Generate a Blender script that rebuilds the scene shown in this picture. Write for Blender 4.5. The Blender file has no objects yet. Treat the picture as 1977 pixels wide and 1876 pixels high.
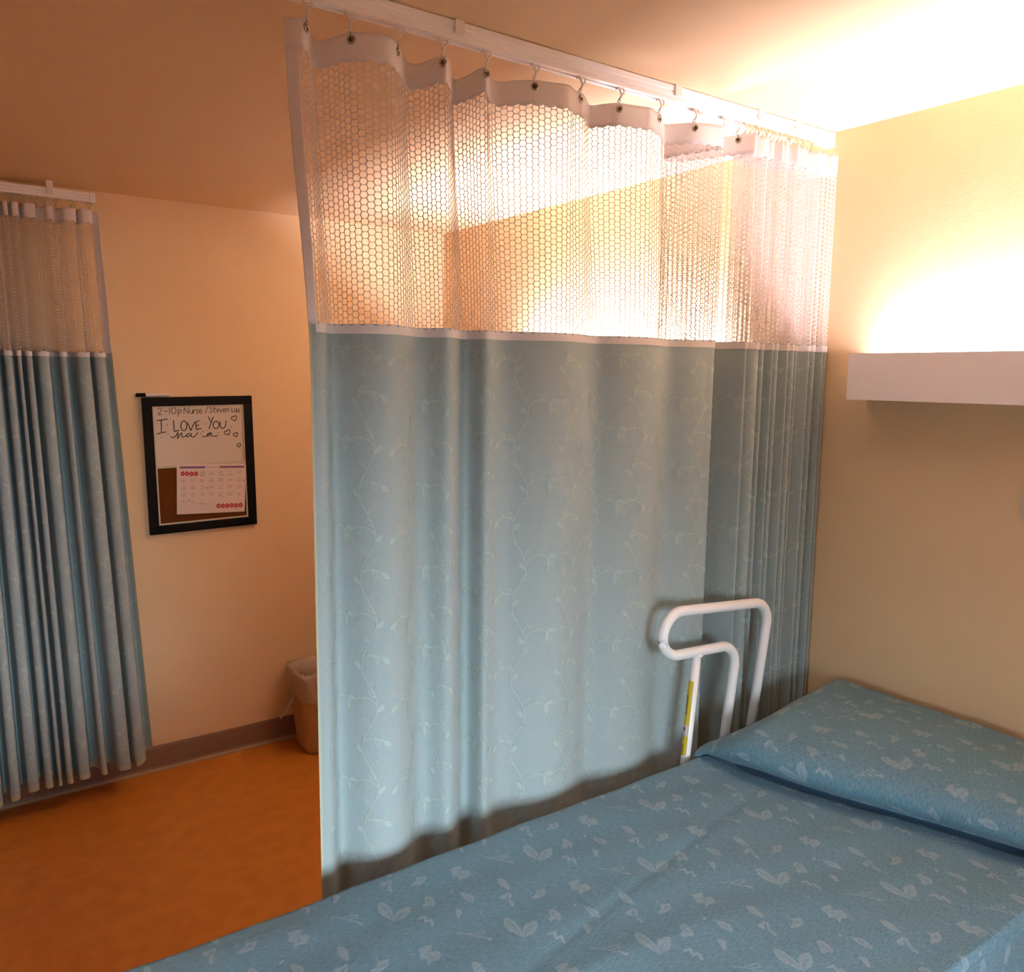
import bpy, math
import numpy as np
from mathutils import Matrix, Vector

sc = bpy.context.scene
COL = sc.collection
RNG = np.random.default_rng(7)

# ------------------------------------------------------------------ camera
YAW, PITCH, ROLL = math.radians(35.239), math.radians(-7.655), math.radians(0.615)
CAM_Z = 1.742
def cam_axes():
    cy, sy = math.cos(YAW), math.sin(YAW); cp, sp = math.cos(PITCH), math.sin(PITCH)
    f = Vector((sy*cp, cy*cp, sp)); r = Vector((cy, -sy, 0)); u = r.cross(f)
    cr, sr = math.cos(ROLL), math.sin(ROLL)
    return cr*r + sr*u, -sr*r + cr*u, f
_r, _u, _f = cam_axes()
cam = bpy.data.objects.new('camera', bpy.data.cameras.new('camera'))
COL.objects.link(cam)
cam.data.sensor_fit = 'HORIZONTAL'; cam.data.sensor_width = 36
cam.data.lens = 1593.566/1977*36
cam.data.clip_start = 0.02
m3 = Matrix((_r, _u, -_f)).transposed()
cam.matrix_world = Matrix.Translation((0, 0, CAM_Z)) @ m3.to_4x4()
sc.camera = cam

# ------------------------------------------------------------------ world, exposure, light levels
w = bpy.data.worlds.new('World'); sc.world = w; w.use_nodes = True
w.node_tree.nodes['Background'].inputs[0].default_value = (0.6, 0.75, 1, 1)
w.node_tree.nodes['Background'].inputs[1].default_value = 0.02
vs = sc.view_settings
sc.display_settings.display_device = 'sRGB'
vs.view_transform = 'Standard'; vs.look = 'None'; vs.gamma = 1; vs.use_curve_mapping = False
vs.exposure = 0.30
TUBE_COL, TUBE_POW = (1.0, 0.87, 0.95), 235.0         # the two wall lamps
TUBE2_POW = 385.0
DAY_COL, DAY_POW = (0.74, 0.90, 1.0), 19.0            # daylight in the window behind the camera, watts
def window_light(x0, x1, z0, z1, y, power, rot, spread):
    l = bpy.data.lights.new('window_daylight', 'AREA'); l.shape = 'RECTANGLE'; l.size = x1-x0; l.size_y = z1-z0
    l.energy = power; l.color = DAY_COL; l.spread = math.radians(spread)
    o = bpy.data.objects.new('window_daylight', l); COL.objects.link(o)
    o.location = ((x0+x1)/2, y, (z0+z1)/2) if rot == 0 else (y, (x0+x1)/2, (z0+z1)/2)
    o.rotation_euler = (math.radians(90-21), 0, math.radians(rot))
window_light(-.28, 1.18, .87, 1.63, -1.22, DAY_POW, 0, 70)
window_light(-.83, .43, .97, 1.83, -2.27, DAY_POW*.38, -90, 62)  # added daylight from the unseen left side, towards headwall and bed
sc.cycles.transparent_max_bounces = 32
sc.cycles.max_bounces = 12
sc.cycles.diffuse_bounces = 8
sc.cycles.caustics_reflective = False
sc.cycles.caustics_refractive = False

# ------------------------------------------------------------------ room measures
H = 2.44; XH = 2.1786; YF = 3.7034; XL = -2.3; YN = -1.25
YT = 1.51                                             # curtain track line

# ------------------------------------------------------------------ helpers
def link(o, parent=None):
    COL.objects.link(o)
    if parent is not None: o.parent = parent
    return o
def mesh_obj(name, v, f, mats, parent=None, smooth=False, mi=None):
    v = np.asarray(v, np.float32).reshape(-1, 3)
    me = bpy.data.meshes.new(name)
    if isinstance(f, np.ndarray):
        n, k = f.shape
        me.vertices.add(len(v)); me.vertices.foreach_set('co', v.ravel())
        me.loops.add(n*k); me.loops.foreach_set('vertex_index', f.astype(np.int32).ravel())
        me.polygons.add(n)
        me.polygons.foreach_set('loop_start', np.arange(0, n*k, k, dtype=np.int32))
        me.polygons.foreach_set('loop_total', np.full(n, k, np.int32))
        me.update(calc_edges=True)
    else:
        me.from_pydata(v.tolist(), [], [list(map(int, q)) for q in f]); me.update()
    if not isinstance(mats, (list, tuple)): mats = [mats]
    for m in mats: me.materials.append(m)
    if mi is not None: me.polygons.foreach_set('material_index', np.asarray(mi, np.int32))
    if smooth: me.polygons.foreach_set('use_smooth', np.ones(len(me.polygons), bool))
    me.validate()
    return link(bpy.data.objects.new(name, me), parent)
class MB:
    """collects shapes into one mesh"""
    def __init__(s): s.v = []; s.f = []; s.m = []; s.n = 0
    def add(s, v, f, m=0):
        v = np.asarray(v, float).reshape(-1, 3)
        s.v.append(v); s.f += [[int(i)+s.n for i in q] for q in f]; s.m += [m]*len(f); s.n += len(v); return s
    def box(s, a, b, m=0):
        (x0, y0, z0), (x1, y1, z1) = a, b
        v = [(x0,y0,z0),(x1,y0,z0),(x1,y1,z0),(x0,y1,z0),(x0,y0,z1),(x1,y0,z1),(x1,y1,z1),(x0,y1,z1)]
        return s.add(v, [(0,3,2,1),(4,5,6,7),(0,1,5,4),(1,2,6,5),(2,3,7,6),(3,0,4,7)], m)
    def obj(s, name, mats, parent=None, smooth=False, bevel=0, seg=2):
        o = mesh_obj(name, np.vstack(s.v), s.f, mats, parent, smooth, s.m)
        if bevel:
            b = o.modifiers.new('bevel', 'BEVEL'); b.width = bevel; b.segments = seg; b.limit_method = 'ANGLE'
        return o
def thing(name, label, cat, loc=(0,0,0), group=None):
    o = link(bpy.data.objects.new(name, None)); o.location = loc; o.empty_display_size = .05
    return tag(o, label, cat, group)
def tag(o, label=None, cat=None, group=None, kind=None):
    for k, v in (('label', label), ('category', cat), ('group', group), ('kind', kind)):
        if v: o[k] = v
    return o
def struct(o): o['kind'] = 'structure'; return o
def tube(path, r, seg=12, closed=False, caps=True):
    P = [Vector(p) for p in path]; n = len(P); T = []
    for i in range(n):
        a = P[(i-1) % n] if closed or i > 0 else P[i]; b = P[(i+1) % n] if closed or i < n-1 else P[i]
        T.append((b-a).normalized())
    ref = Vector((0,0,1)) if abs(T[0].z) < .9 else Vector((1,0,0))
    N = (ref - T[0]*ref.dot(T[0])).normalized(); v = []; f = []
    rr = r if hasattr(r, '__len__') else [r]*n
    for i in range(n):
        N = (N - T[i]*N.dot(T[i])).normalized(); B = T[i].cross(N)
        for k in range(seg):
            a = 2*math.pi*k/seg; v.append(P[i] + rr[i]*(math.cos(a)*N + math.sin(a)*B))
    for i in range(n if closed else n-1):
        j = (i+1) % n
        for k in range(seg):
            l = (k+1) % seg; f.append((i*seg+k, i*seg+l, j*seg+l, j*seg+k))
    if caps and not closed:
        f.append(tuple(range(seg))[::-1]); f.append(tuple((n-1)*seg+k for k in range(seg)))
    return [tuple(p) for p in v], f
def fillet(pts, rads, seg=10):
    out = [Vector(pts[0])]
    for i in range(1, len(pts)-1):
        p, a, b = Vector(pts[i]), Vector(pts[i-1]), Vector(pts[i+1])
        u, w_ = (a-p).normalized(), (b-p).normalized()
        ang = u.angle(w_); d = min(rads[i-1]/math.tan(ang/2), .49*(a-p).length, .98*(b-p).length)
        r = d*math.tan(ang/2); c = p + (u+w_).normalized()*(r/math.sin(ang/2))
        s, e = p+u*d-c, p+w_*d-c; tot = s.angle(e)
        for k in range(seg+1):
            t = k/seg; q = (math.sin((1-t)*tot)*s + math.sin(t*tot)*e)/math.sin(tot); out.append(c+q)
    out.append(Vector(pts[-1])); return [p for i, p in enumerate(out) if i == 0 or (p-out[i-1]).length > 1e-4]
def catmull(P, per=12):
    P = np.asarray(P, float); Q = np.vstack([2*P[0]-P[1], P, 2*P[-1]-P[-2]]); out = []
    for i in range(1, len(Q)-2):
        p0, p1, p2, p3 = Q[i-1], Q[i], Q[i+1], Q[i+2]
        for t in np.linspace(0, 1, per, endpoint=False):
            out.append(.5*((2*p1)+(p2-p0)*t+(2*p0-5*p1+4*p2-p3)*t*t+(3*p1-p0-3*p2+p3)*t**3))
    out.append(P[-1]); return np.array(out)
def sstep(a, b, x):
    t = np.clip((np.asarray(x, float)-a)/(b-a), 0, 1); return t*t*(3-2*t)

# ------------------------------------------------------------------ materials
def mat(name, col, rough=.6, metal=0, spec=.5, noise=None, bump=None, sheen=0, trans=0, emit=None):
    m = bpy.data.materials.new(name); m.use_nodes = True; nt = m.node_tree; N = nt.nodes; L = nt.links
    b = N['Principled BSDF']; b.inputs['Base Color'].default_value = (*col, 1)
    b.inputs['Roughness'].default_value = rough; b.inputs['Metallic'].default_value = metal
    b.inputs['Specular IOR Level'].default_value = spec
    if sheen: b.inputs['Sheen Weight'].default_value = sheen; b.inputs['Sheen Roughness'].default_value = .5
    tc = N.new('ShaderNodeTexCoord')
    def nz(scale, detail=3, stretch=None):
        n = N.new('ShaderNodeTexNoise'); n.inputs['Scale'].default_value = scale; n.inputs['Detail'].default_value = detail
        if stretch:
            mp = N.new('ShaderNodeMapping'); mp.inputs['Scale'].default_value = stretch
            L.new(tc.outputs['Object'], mp.inputs[0]); L.new(mp.outputs[0], n.inputs['Vector'])
        else: L.new(tc.outputs['Object'], n.inputs['Vector'])
        return n
    if noise:                                # (colour 2, scale, low, high[, stretch])
        n = nz(noise[1], 4, noise[4] if len(noise) > 4 else None)
        r = N.new('ShaderNodeMapRange'); r.inputs[1].default_value = noise[2]; r.inputs[2].default_value = noise[3]
        L.new(n.outputs[0], r.inputs[0])
        mx = N.new('ShaderNodeMix'); mx.data_type = 'RGBA'; mx.inputs[6].default_value = (*col, 1); mx.inputs[7].default_value = (*noise[0], 1)
        L.new(r.outputs[0], mx.inputs[0]); L.new(mx.outputs[2], b.inputs['Base Color'])
        m['mix'] = mx.name
    if bump:                                 # (scale, strength, distance[, stretch])
        n = nz(bump[0], 3, bump[3] if len(bump) > 3 else None); bp = N.new('ShaderNodeBump')
        bp.inputs['Strength'].default_value = bump[1]; bp.inputs['Distance'].default_value = bump[2]
        L.new(n.outputs[0], bp.inputs['Height']); L.new(bp.outputs[0], b.inputs['Normal'])
    if trans:
        t = N.new('ShaderNodeBsdfTranslucent'); t.inputs[0].default_value = (*col, 1)
        mix = N.new('ShaderNodeMixShader'); mix.inputs[0].default_value = trans
        L.new(b.outputs[0], mix.inputs[1]); L.new(t.outputs[0], mix.inputs[2]); L.new(mix.outputs[0], N['Material Output'].inputs[0])
    if emit:
        b.inputs['Emission Color'].default_value = (*emit[0], 1); b.inputs['Emission Strength'].default_value = emit[1]
    return m
WALLC = (.80, .605, .375)
M_wall = mat('wall_paint', WALLC, .75, spec=.25, noise=((.785, .59, .36), 5, .3, .7), bump=(170, .10, .004))
M_ceil = mat('ceiling_paint', (.82, .63, .405), .85, spec=.15, noise=((.81, .62, .395), 4, .3, .7), bump=(120, .08, .003))
M_floor = mat('vinyl_floor', (.56, .215, .035), .42, spec=.35, noise=((.48, .17, .025), 14, .35, .7))
M_base = mat('vinyl_baseboard', (.235, .150, .110), .45, spec=.4)
M_toe = mat('baseboard_toe', (.40, .30, .21), .4)
M_rail = mat('white_enamel', (.93, .93, .94), .35, spec=.5)
M_white = mat('white_plastic', (.80, .76, .72), .4)
M_beige = mat('beige_plastic', (.62, .54, .37), .45)
M_net = mat('nylon_net', (.90, .84, .81), .7, spec=.2, trans=.35)
M_tape = mat('white_tape', (.90, .86, .86), .8, spec=.15, trans=.2, bump=(900, .15, .001))
M_fab = mat('curtain_fabric', (.355, .44, .452), .8, spec=.2, sheen=.1, trans=.06, noise=((.325, .41, .425), 260, .35, .65, (1, 1, .4)), bump=(700, .15, .001))
M_vine = mat('vine_thread', (.47, .55, .49), .6, spec=.3)
M_vinef = mat('vine_leaf', (.385, .495, .50), .7, spec=.3)
M_hem = mat('hem_edge', (.46, .46, .33), .8)
M_metal = mat('grommet_metal', (.42, .37, .30), .22, metal=1)
M_wire = mat('hook_wire', (.30, .25, .19), .35, metal=1)
M_dark = mat('dark_hole', (.05, .035, .02), .6)
M_lamp = mat('lamp_enamel', (.90, .88, .94), .45, spec=.3)
M_tube = mat('lamp_glow', (.9, .9, .9), .5, emit=(TUBE_COL, TUBE_POW))
M_tube2 = mat('lamp_glow_far', (.9, .9, .9), .5, emit=(TUBE_COL, TUBE2_POW))
M_black = mat('black_wood', (.0045, .0035, .003), .6, spec=.12)
M_board = mat('whiteboard', (.66, .60, .53), .3, spec=.4)
M_trim = mat('board_trim', (.55, .52, .40), .4)
M_cork = mat('cork', (.11, .040, .010), .9, noise=((.085, .028, .007), 160, .35, .65), spec=.1)
M_ink = mat('marker_ink', (.016, .013, .016), .5)
M_inkg = mat('grey_ink', (.07, .055, .05), .5)
M_paper = mat('paper', (.72, .62, .59), .8)
M_purple = mat('print_purple', (.20, .11, .26), .8)
M_red = mat('print_red', (.45, .03, .06), .8)
M_grey = mat('print_grey', (.47, .40, .38), .8)
M_greyd = mat('print_dark_grey', (.25, .19, .18), .8)
M_can = mat('can_plastic', (.50, .38, .24), .45)
M_bag = mat('bag_film', (.62, .54, .47), .25, spec=.6, trans=.3, bump=(25, .6, .02))
M_yellow = mat('label_yellow', (.74, .56, .03), .5)
M_plate = mat('plate_plastic', (.62, .56, .53), .4)
M_matt = mat('mattress_vinyl', (.10, .16, .25), .5)
M_steel = mat('bed_frame_paint', (.45, .42, .38), .4)
M_win = mat('window_daylight', (.8, .8, .8), .5, emit=(DAY_COL, .5))

# floor: extra fine dark specks
def floor_specks():
    nt = M_floor.node_tree; N = nt.nodes; L = nt.links; mx = N[M_floor['mix']]; b = N['Principled BSDF']
    tc = N.new('ShaderNodeTexCoord'); vo = N.new('ShaderNodeTexVoronoi'); vo.inputs['Scale'].default_value = 38
    L.new(tc.outputs['Object'], vo.inputs['Vector'])
    r = N.new('ShaderNodeMapRange'); r.inputs[1].default_value = .05; r.inputs[2].default_value = .11; r.inputs[3].default_value = .45; r.inputs[4].default_value = 0
    L.new(vo.outputs['Distance'], r.inputs[0])
    m2 = N.new('ShaderNodeMix'); m2.data_type = 'RGBA'; m2.inputs[7].default_value = (.15, .045, .01, 1)
    L.new(mx.outputs[2], m2.inputs[6]); L.new(r.outputs[0], m2.inputs[0]); L.new(m2.outputs[2], b.inputs['Base Color'])
floor_specks()

# ------------------------------------------------------------------ room shell
T = .12
struct(MB().box((XL-T, YN-T, -.1), (XH+T, YF+T, 0)).obj('floor', M_floor))
struct(MB().box((XL-T, YN-T, H), (XH+T, YF+T, H+.1)).obj('ceiling', M_ceil))
struct(MB().box((XH, YN-T, 0), (XH+T, YF+T, H)).obj('wall_right', M_wall))
struct(MB().box((XL-T, YF, 0), (XH, YF+T, H)).obj('wall_far', M_wall))
LY0, LY1, LZ0, LZ1 = -.90, .50, .90, 1.90            # added window in the left wall, unseen, for cool light on the headwall
wl = MB()
wl.box((XL-T, YN-T, 0), (XL, LY0, H)).box((XL-T, LY1, 0), (XL, YF, H)).box((XL-T, LY0, 0), (XL, LY1, LZ0)).box((XL-T, LY0, LZ1), (XL, LY1, H))
struct(wl.obj('wall_left', M_wall))
fl_ = MB()
fl_.box((XL-.09, LY0, LZ0), (XL-.03, LY1, LZ0+.05)).box((XL-.09, LY0, LZ1-.05), (XL-.03, LY1, LZ1)).box((XL-.09, LY0, LZ0+.05), (XL-.03, LY0+.05, LZ1-.05)).box((XL-.09, LY1-.05, LZ0+.05), (XL-.03, LY1, LZ1-.05))
added_win = struct(fl_.obj('added_window', M_rail, bevel=.004))
MB().box((XL-.075, LY0+.05, LZ0+.05), (XL-.069, LY1-.05, LZ1-.05)).obj('window_pane', M_win, added_win)
WX0, WX1, WZ0, WZ1 = -.35, 1.25, .80, 1.70             # window opening behind the camera
wn = MB()
wn.box((XL, YN-T, 0), (WX0, YN, H)).box((WX1, YN-T, 0), (XH, YN, H))
wn.box((WX0, YN-T, 0), (WX1, YN, WZ0)).box((WX0, YN-T, WZ1), (WX1, YN, H))
struct(wn.obj('wall_near', M_wall))
fw = MB(); t_ = .05
fw.box((WX0, YN-.09, WZ0), (WX1, YN-.03, WZ0+t_)).box((WX0, YN-.09, WZ1-t_), (WX1, YN-.03, WZ1))
fw.box((WX0, YN-.09, WZ0+t_), (WX0+t_, YN-.03, WZ1-t_)).box((WX1-t_, YN-.09, WZ0+t_), (WX1, YN-.03, WZ1-t_))
fw.box((.425, YN-.085, WZ0+t_), (.475, YN-.035, WZ1-t_))
win = struct(fw.obj('window_1', M_rail, bevel=.004))
for a, b in ((WX0+t_, .425), (.475, WX1-t_)):
    MB().box((a, YN-.075, WZ0+t_), (b, YN-.069, WZ1-t_)).obj('window_pane', M_win, win)
def baseboard(name, p, q, nrm):
    p, q, nrm = Vector((*p, 0)), Vector((*q, 0)), Vector((*nrm, 0))
    prof = [(0, 0), (.016, 0), (.016, .004), (.011, .013), (.0075, .022), (.0065, .10), (.004, .111), (0, .112)]
    mb = MB(); v = [e + nrm*a + Vector((0, 0, z)) for e in (p, q) for a, z in prof]; k = len(prof)
    mb.add(v, [(i, i+1, k+i+1, k+i) for i in range(3, k-1)], 0)
    mb.add(v, [(i, i+1, k+i+1, k+i) for i in range(0, 3)], 1)
    o = struct(mb.obj(name, [M_base, M_toe])); return o
baseboard('baseboard_far', (XL, YF), (XH, YF), (0, -1))
baseboard('baseboard_right', (XH, YF), (XH, YN), (-1, 0))
baseboard('baseboard_left', (XL, YN), (XL, YF), (1, 0))

# ------------------------------------------------------------------ wall lights
def wall_light(y0, y1, label, tube_m):
    t = thing('wall_light', label, 'wall lamp', (XH, (y0+y1)/2, 1.75))
    hy = (y1-y0)/2; d = .0995; z0, z1 = 1.685-1.75, 1.8105-1.75; th = .003
    h = MB()
    h.box((-d, -hy, z0), (-d+th, hy, z1)).box((-d+th, -hy, z0), (-.0005, hy, z0+th))
    h.box((-.0035, -hy, z0+th), (-.0005, hy, z1-.008))
    h.box((-d+th, -hy, z0+th), (-.0035, -hy+th, z1-.004)).box((-d+th, hy-th, z0+th), (-.0035, hy, z1-.004))
    h.obj('housing', M_lamp, t)
    for s in (-1, 1):
        MB().box((-.068, s*(hy-.075)-.012, z0+th), (-.032, s*(hy-.075)+.012, z1-.034)).obj('lamp_holder', M_white, t, bevel=.002)
    v, f = tube([(-.045, -hy+.085, .010), (-.045, hy-.085, .010)], .013, 16)
    mesh_obj('lamp_tube', v, f, tube_m, t, smooth=True)
    return t
wall_light(.125, 1.345, 'long white wall light glowing upwards above the blue bed', M_tube)
wall_light(1.78, 3.0, 'wall light hidden behind the privacy curtain, its glow white on the wall', M_tube2)

# ------------------------------------------------------------------ wall plate at the right edge
pl = tag(MB().box((XH-.012, .80, 1.408), (XH-.0003, .9113, 1.53)).obj('wall_plate', M_plate, bevel=.004, seg=3),
         'white wall plate at the right edge below the wall light', 'wall plate')

# ------------------------------------------------------------------ curtains
class Sheet:
    """hanging cloth: plan curve at the header (Hc) easing to the plan curve lower down (Lc)"""
    def __init__(s, Hc, Lc, zt, zb, warp=None):
        d = np.r_[0, np.cumsum(np.hypot(*np.diff(Hc, axis=0).T))]
        s.len = d[-1]; n = int(s.len/.0022); s.s = np.linspace(0, s.len, n)
        s.H = np.c_[np.interp(s.s, d, Hc[:, 0]), np.interp(s.s, d, Hc[:, 1])]
        s.L = np.c_[np.interp(s.s, d, Lc[:, 0]), np.interp(s.s, d, Lc[:, 1])]
        s.zt, s.zb, s.warp = zt, zb, warp
    def at(s, u, z):
        u = np.clip(np.asarray(u, float), 0, s.len); z = np.asarray(z, float); w_ = sstep(s.zt, s.zb, z)
        x = np.interp(u, s.s, s.H[:, 0])*(1-w_) + np.interp(u, s.s, s.L[:, 0])*w_
        y = np.interp(u, s.s, s.H[:, 1])*(1-w_) + np.interp(u, s.s, s.L[:, 1])*w_
        if s.warp is not None: x, y, z = s.warp(x, y, z)
        return np.stack([x, y, z+0*x], -1)
    def nrm(s, u, z):
        e = .003; a = s.at(np.asarray(u)+e, z)-s.at(np.asarray(u)-e, z); b = s.at(u, np.asarray(z)+e)-s.at(u, np.asarray(z)-e)
        n = np.cross(a, b); return n/np.maximum(np.linalg.norm(n, axis=-1, keepdims=True), 1e-9)
    def off(s, u, z, o): return s.at(u, z) + o*s.nrm(u, z)
def patch(sh, s0, s1, z0, z1, o=0., ds=.0035, nz=20, ztop=None, zbot=None):
    ns = max(2, int((s1-s0)/ds)); u = np.linspace(s0, s1, ns)
    t = np.linspace(0, 1, nz+1)
    zt = ztop(u) if ztop else np.full(ns, z1); zb = zbot(u) if zbot else np.full(ns, z0)
    Z = zb[None, :] + (zt-zb)[None, :]*t[:, None]; U = np.broadcast_to(u, Z.shape)
    V = sh.off(U, Z, o) if o else sh.at(U, Z)
    i = np.arange(nz)[:, None]*ns + np.arange(ns-1)[None, :]
    F = np.stack([i, i+1, i+ns+1, i+ns], -1).reshape(-1, 4)
    return V.reshape(-1, 3), F
def solid(o, th, off=0):
    m = o.modifiers.new('thick', 'SOLIDIFY'); m.thickness = th; m.offset = off; return o
def hexnet(sh, s0, s1, z0, z1, pitch=.014, vp=.0124, half=.0052, tw=.00058):
    nc = int((s1-s0)/pitch)+1; nr = int((z1-z0)/vp)+1
    c, r = np.meshgrid(np.arange(nc), np.arange(nr), indexing='ij')
    cu = (s0 + c*pitch).ravel(); cz = (z0 + r*vp + (c % 2)*vp/2).ravel()
    apex = pitch-half
    ox = np.array([apex, half, -half, -apex, -half, half]); oz = np.array([0, vp/2, vp/2, 0, -vp/2, -vp/2])
    kx = (apex-1.25*tw)/apex; kz = (vp/2-tw)/(vp/2)
    jit = RNG.normal(0, .0004, (len(cu), 1))*0
    U = np.concatenate([cu[:, None]+ox, cu[:, None]+ox*kx+jit], 1); Z = np.concatenate([cz[:, None]+oz, cz[:, None]+oz*kz], 1)
    # rounded holes: pull the inner corners in a little
    inn = slice(6, 12); U[:, inn] = cu[:, None] + (U[:, inn]-cu[:, None])*np.array([.93, .97, .97, .93, .97, .97])
    Z = np.clip(Z, z0-.002, z1); U = np.clip(U, s0-.006, s1)
    V = sh.at(U, Z).reshape(-1, 3)
    b = np.arange(len(cu))[:, None]*12
    k = np.arange(6); F = np.stack([b+k, b+(k+1) % 6, b+6+(k+1) % 6, b+6+k], -1).reshape(-1, 4)
    return V, F
def strokes_on(sh, strokes, o, dens=.006):
    """strokes: list of (points in (s,z), width) laid on the cloth as flat thread"""
    Vs = []; Fs = []; n = 0
    for P, wd in strokes:
        P = np.asarray(P, float); d = np.r_[0, np.cumsum(np.hypot(*np.diff(P, axis=0).T))]
        k = max(2, int(d[-1]/dens)+1); q = np.linspace(0, d[-1], k)
        X = np.c_[np.interp(q, d, P[:, 0]), np.interp(q, d, P[:, 1])]
        t = np.gradient(X, axis=0); t /= np.maximum(np.linalg.norm(t, axis=1, keepdims=True), 1e-9)
        nn = np.c_[-t[:, 1], t[:, 0]]*wd/2
        A, B = X+nn, X-nn
        Vs.append(sh.off(A[:, 0], A[:, 1], o)); Vs.append(sh.off(B[:, 0], B[:, 1], o))
        i = np.arange(k-1); Fs.append(np.stack([n+i, n+i+1, n+k+i+1, n+k+i], -1)); n += 2*k
    return np.vstack(Vs), np.vstack(Fs)
def fills_on(sh, polys, o):
    Vs = []; Fs = []; n = 0
    for P in polys:                                    # almond: list split into two matching sides
        k = len(P)//2; A = np.asarray(P[:k]); B = np.asarray(P[k:][::-1])
        Vs.append(sh.off(A[:, 0], A[:, 1], o)); Vs.append(sh.off(B[:, 0], B[:, 1], o))
        i = np.arange(k-1); Fs.append(np.stack([n+i, n+i+1, n+k+i+1, n+k+i], -1)); n += 2*k
    return np.vstack(Vs), np.vstack(Fs)
def leaf(x, z, ang, L=.023, W=.0095):
    t = np.linspace(0, 1, 9); h = W/2*np.sin(np.pi*t**.85); c, s_ = math.cos(ang), math.sin(ang)
    up = np.c_[x+c*t*L-s_*h, z+s_*t*L+c*h]; dn = np.c_[x+c*t*L+s_*h, z+s_*t*L-c*h]
    return np.vstack([up, dn[::-1]])
def vine_tile():
    """one repeat of the leafy vine, in metres: strokes, filled leaves"""
    S = []; Fl = []; TW, TH = .268, .178
    def branch(x, z, ang, L, bend, leaves, tip=True):
        t = np.linspace(0, 1, 10); a = ang + bend*t; st = L/9
        px = x + np.r_[0, np.cumsum(np.cos(a[:-1])*st)]; pz = z + np.r_[0, np.cumsum(np.sin(a[:-1])*st)]
        S.append((np.c_[px, pz], .0017))
        for (tt, sd, fill) in leaves:
            i = int(tt*9); la = a[i] + sd*.75; q = leaf(px[i]+.004*math.cos(la), pz[i]+.004*math.sin(la), la, .021)
            S.append((np.vstack([[px[i], pz[i]], q, q[:1]]), .0014))
            if fill: Fl.append(q)
    zz = np.linspace(0, TH, 34)
    for x0, ph, sg in ((.062, 0., 1), (.196, .45, -1)):
        xs = x0 + sg*.019*np.sin(2*np.pi*(zz/TH+ph))
        S.append((np.c_[xs, zz], .0019))
        for k, (zf, sd, fill) in enumerate(((.07, 1, 0), (.24, -1, 1), (.40, 1, 0), (.57, -1, 0), (.74, 1, 1), (.90, -1, 0))):
            i = int(zf*33); la = math.pi/2 - sd*sg*.85
            q = leaf(xs[i]+.005*math.cos(la), zz[i]+.005*math.sin(la), la, .021)
            S.append((np.vstack([[xs[i], zz[i]], q, q[:1]]), .0014))
            if fill: Fl.append(q)
        i = int(.33*33); branch(xs[i], zz[i], math.pi/2 - sg*.7, .078, -sg*1.9, ((.5, 1, 0), (.78, -1, 1), (1, 0, 0)))
        i = int(.85*33); branch(xs[i], zz[i], math.pi/2 + sg*.9, .052, sg*1.3, ((.6, -1, 0), (1, 0, 1)))
    return S, Fl, TW, TH
VS, VF, TW, TH = vine_tile()
def vines(sh, z0, z1, shift=0.):
    st = []; fl = []
    for i in range(-1, int(sh.len/TW)+2):
        for j in range(-1, int((z1-z0)/TH)+2):
            dx, dz = i*TW+shift, z0 + j*TH + (i % 2)*.07
            for P, wd in VS:
                Q = P + (dx, dz)
                if Q[:, 0].min() < .02 or Q[:, 0].max() > sh.len-.004 or Q[:, 1].min() < z0+.01 or Q[:, 1].max() > z1-.004: continue
                st.append((Q, wd))
            for P in VF:
                Q = P + (dx, dz)
                if Q[:, 0].min() < .02 or Q[:, 0].max() > sh.len-.004 or Q[:, 1].min() < z0+.01 or Q[:, 1].max() > z1-.004: continue
                fl.append(Q)
    return st, fl
def ring(c, n, R, r, seg=18, k=8):
    c, n = Vector(c), Vector(n).normalized(); a = n.orthogonal().normalized(); b = n.cross(a)
    return tube([c + R*(math.cos(t)*a+math.sin(t)*b) for t in np.linspace(0, 2*math.pi, seg, endpoint=False)], r, k, closed=True)
def grommet(sh, u, z, parent):
    c = sh.at(u, z); n = sh.nrm(u, z)
    if n[1] > 0: n = -n
    mb = MB(); v, f = ring(c+.0012*n, n, .0062, .0024); mb.add(v, f, 0)
    a = Vector(n).orthogonal().normalized(); b = Vector(n).cross(a)
    for o_ in (.0012,):
        d = [Vector(c)+o_*Vector(n)+.0045*(math.cos(t)*a+math.sin(t)*b) for t in np.linspace(0, 2*math.pi, 16, endpoint=False)]
        mb.add(d, [tuple(range(16))], 1)
    mb.obj('grommet', [M_metal, M_dark], parent, smooth=True)
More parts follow.
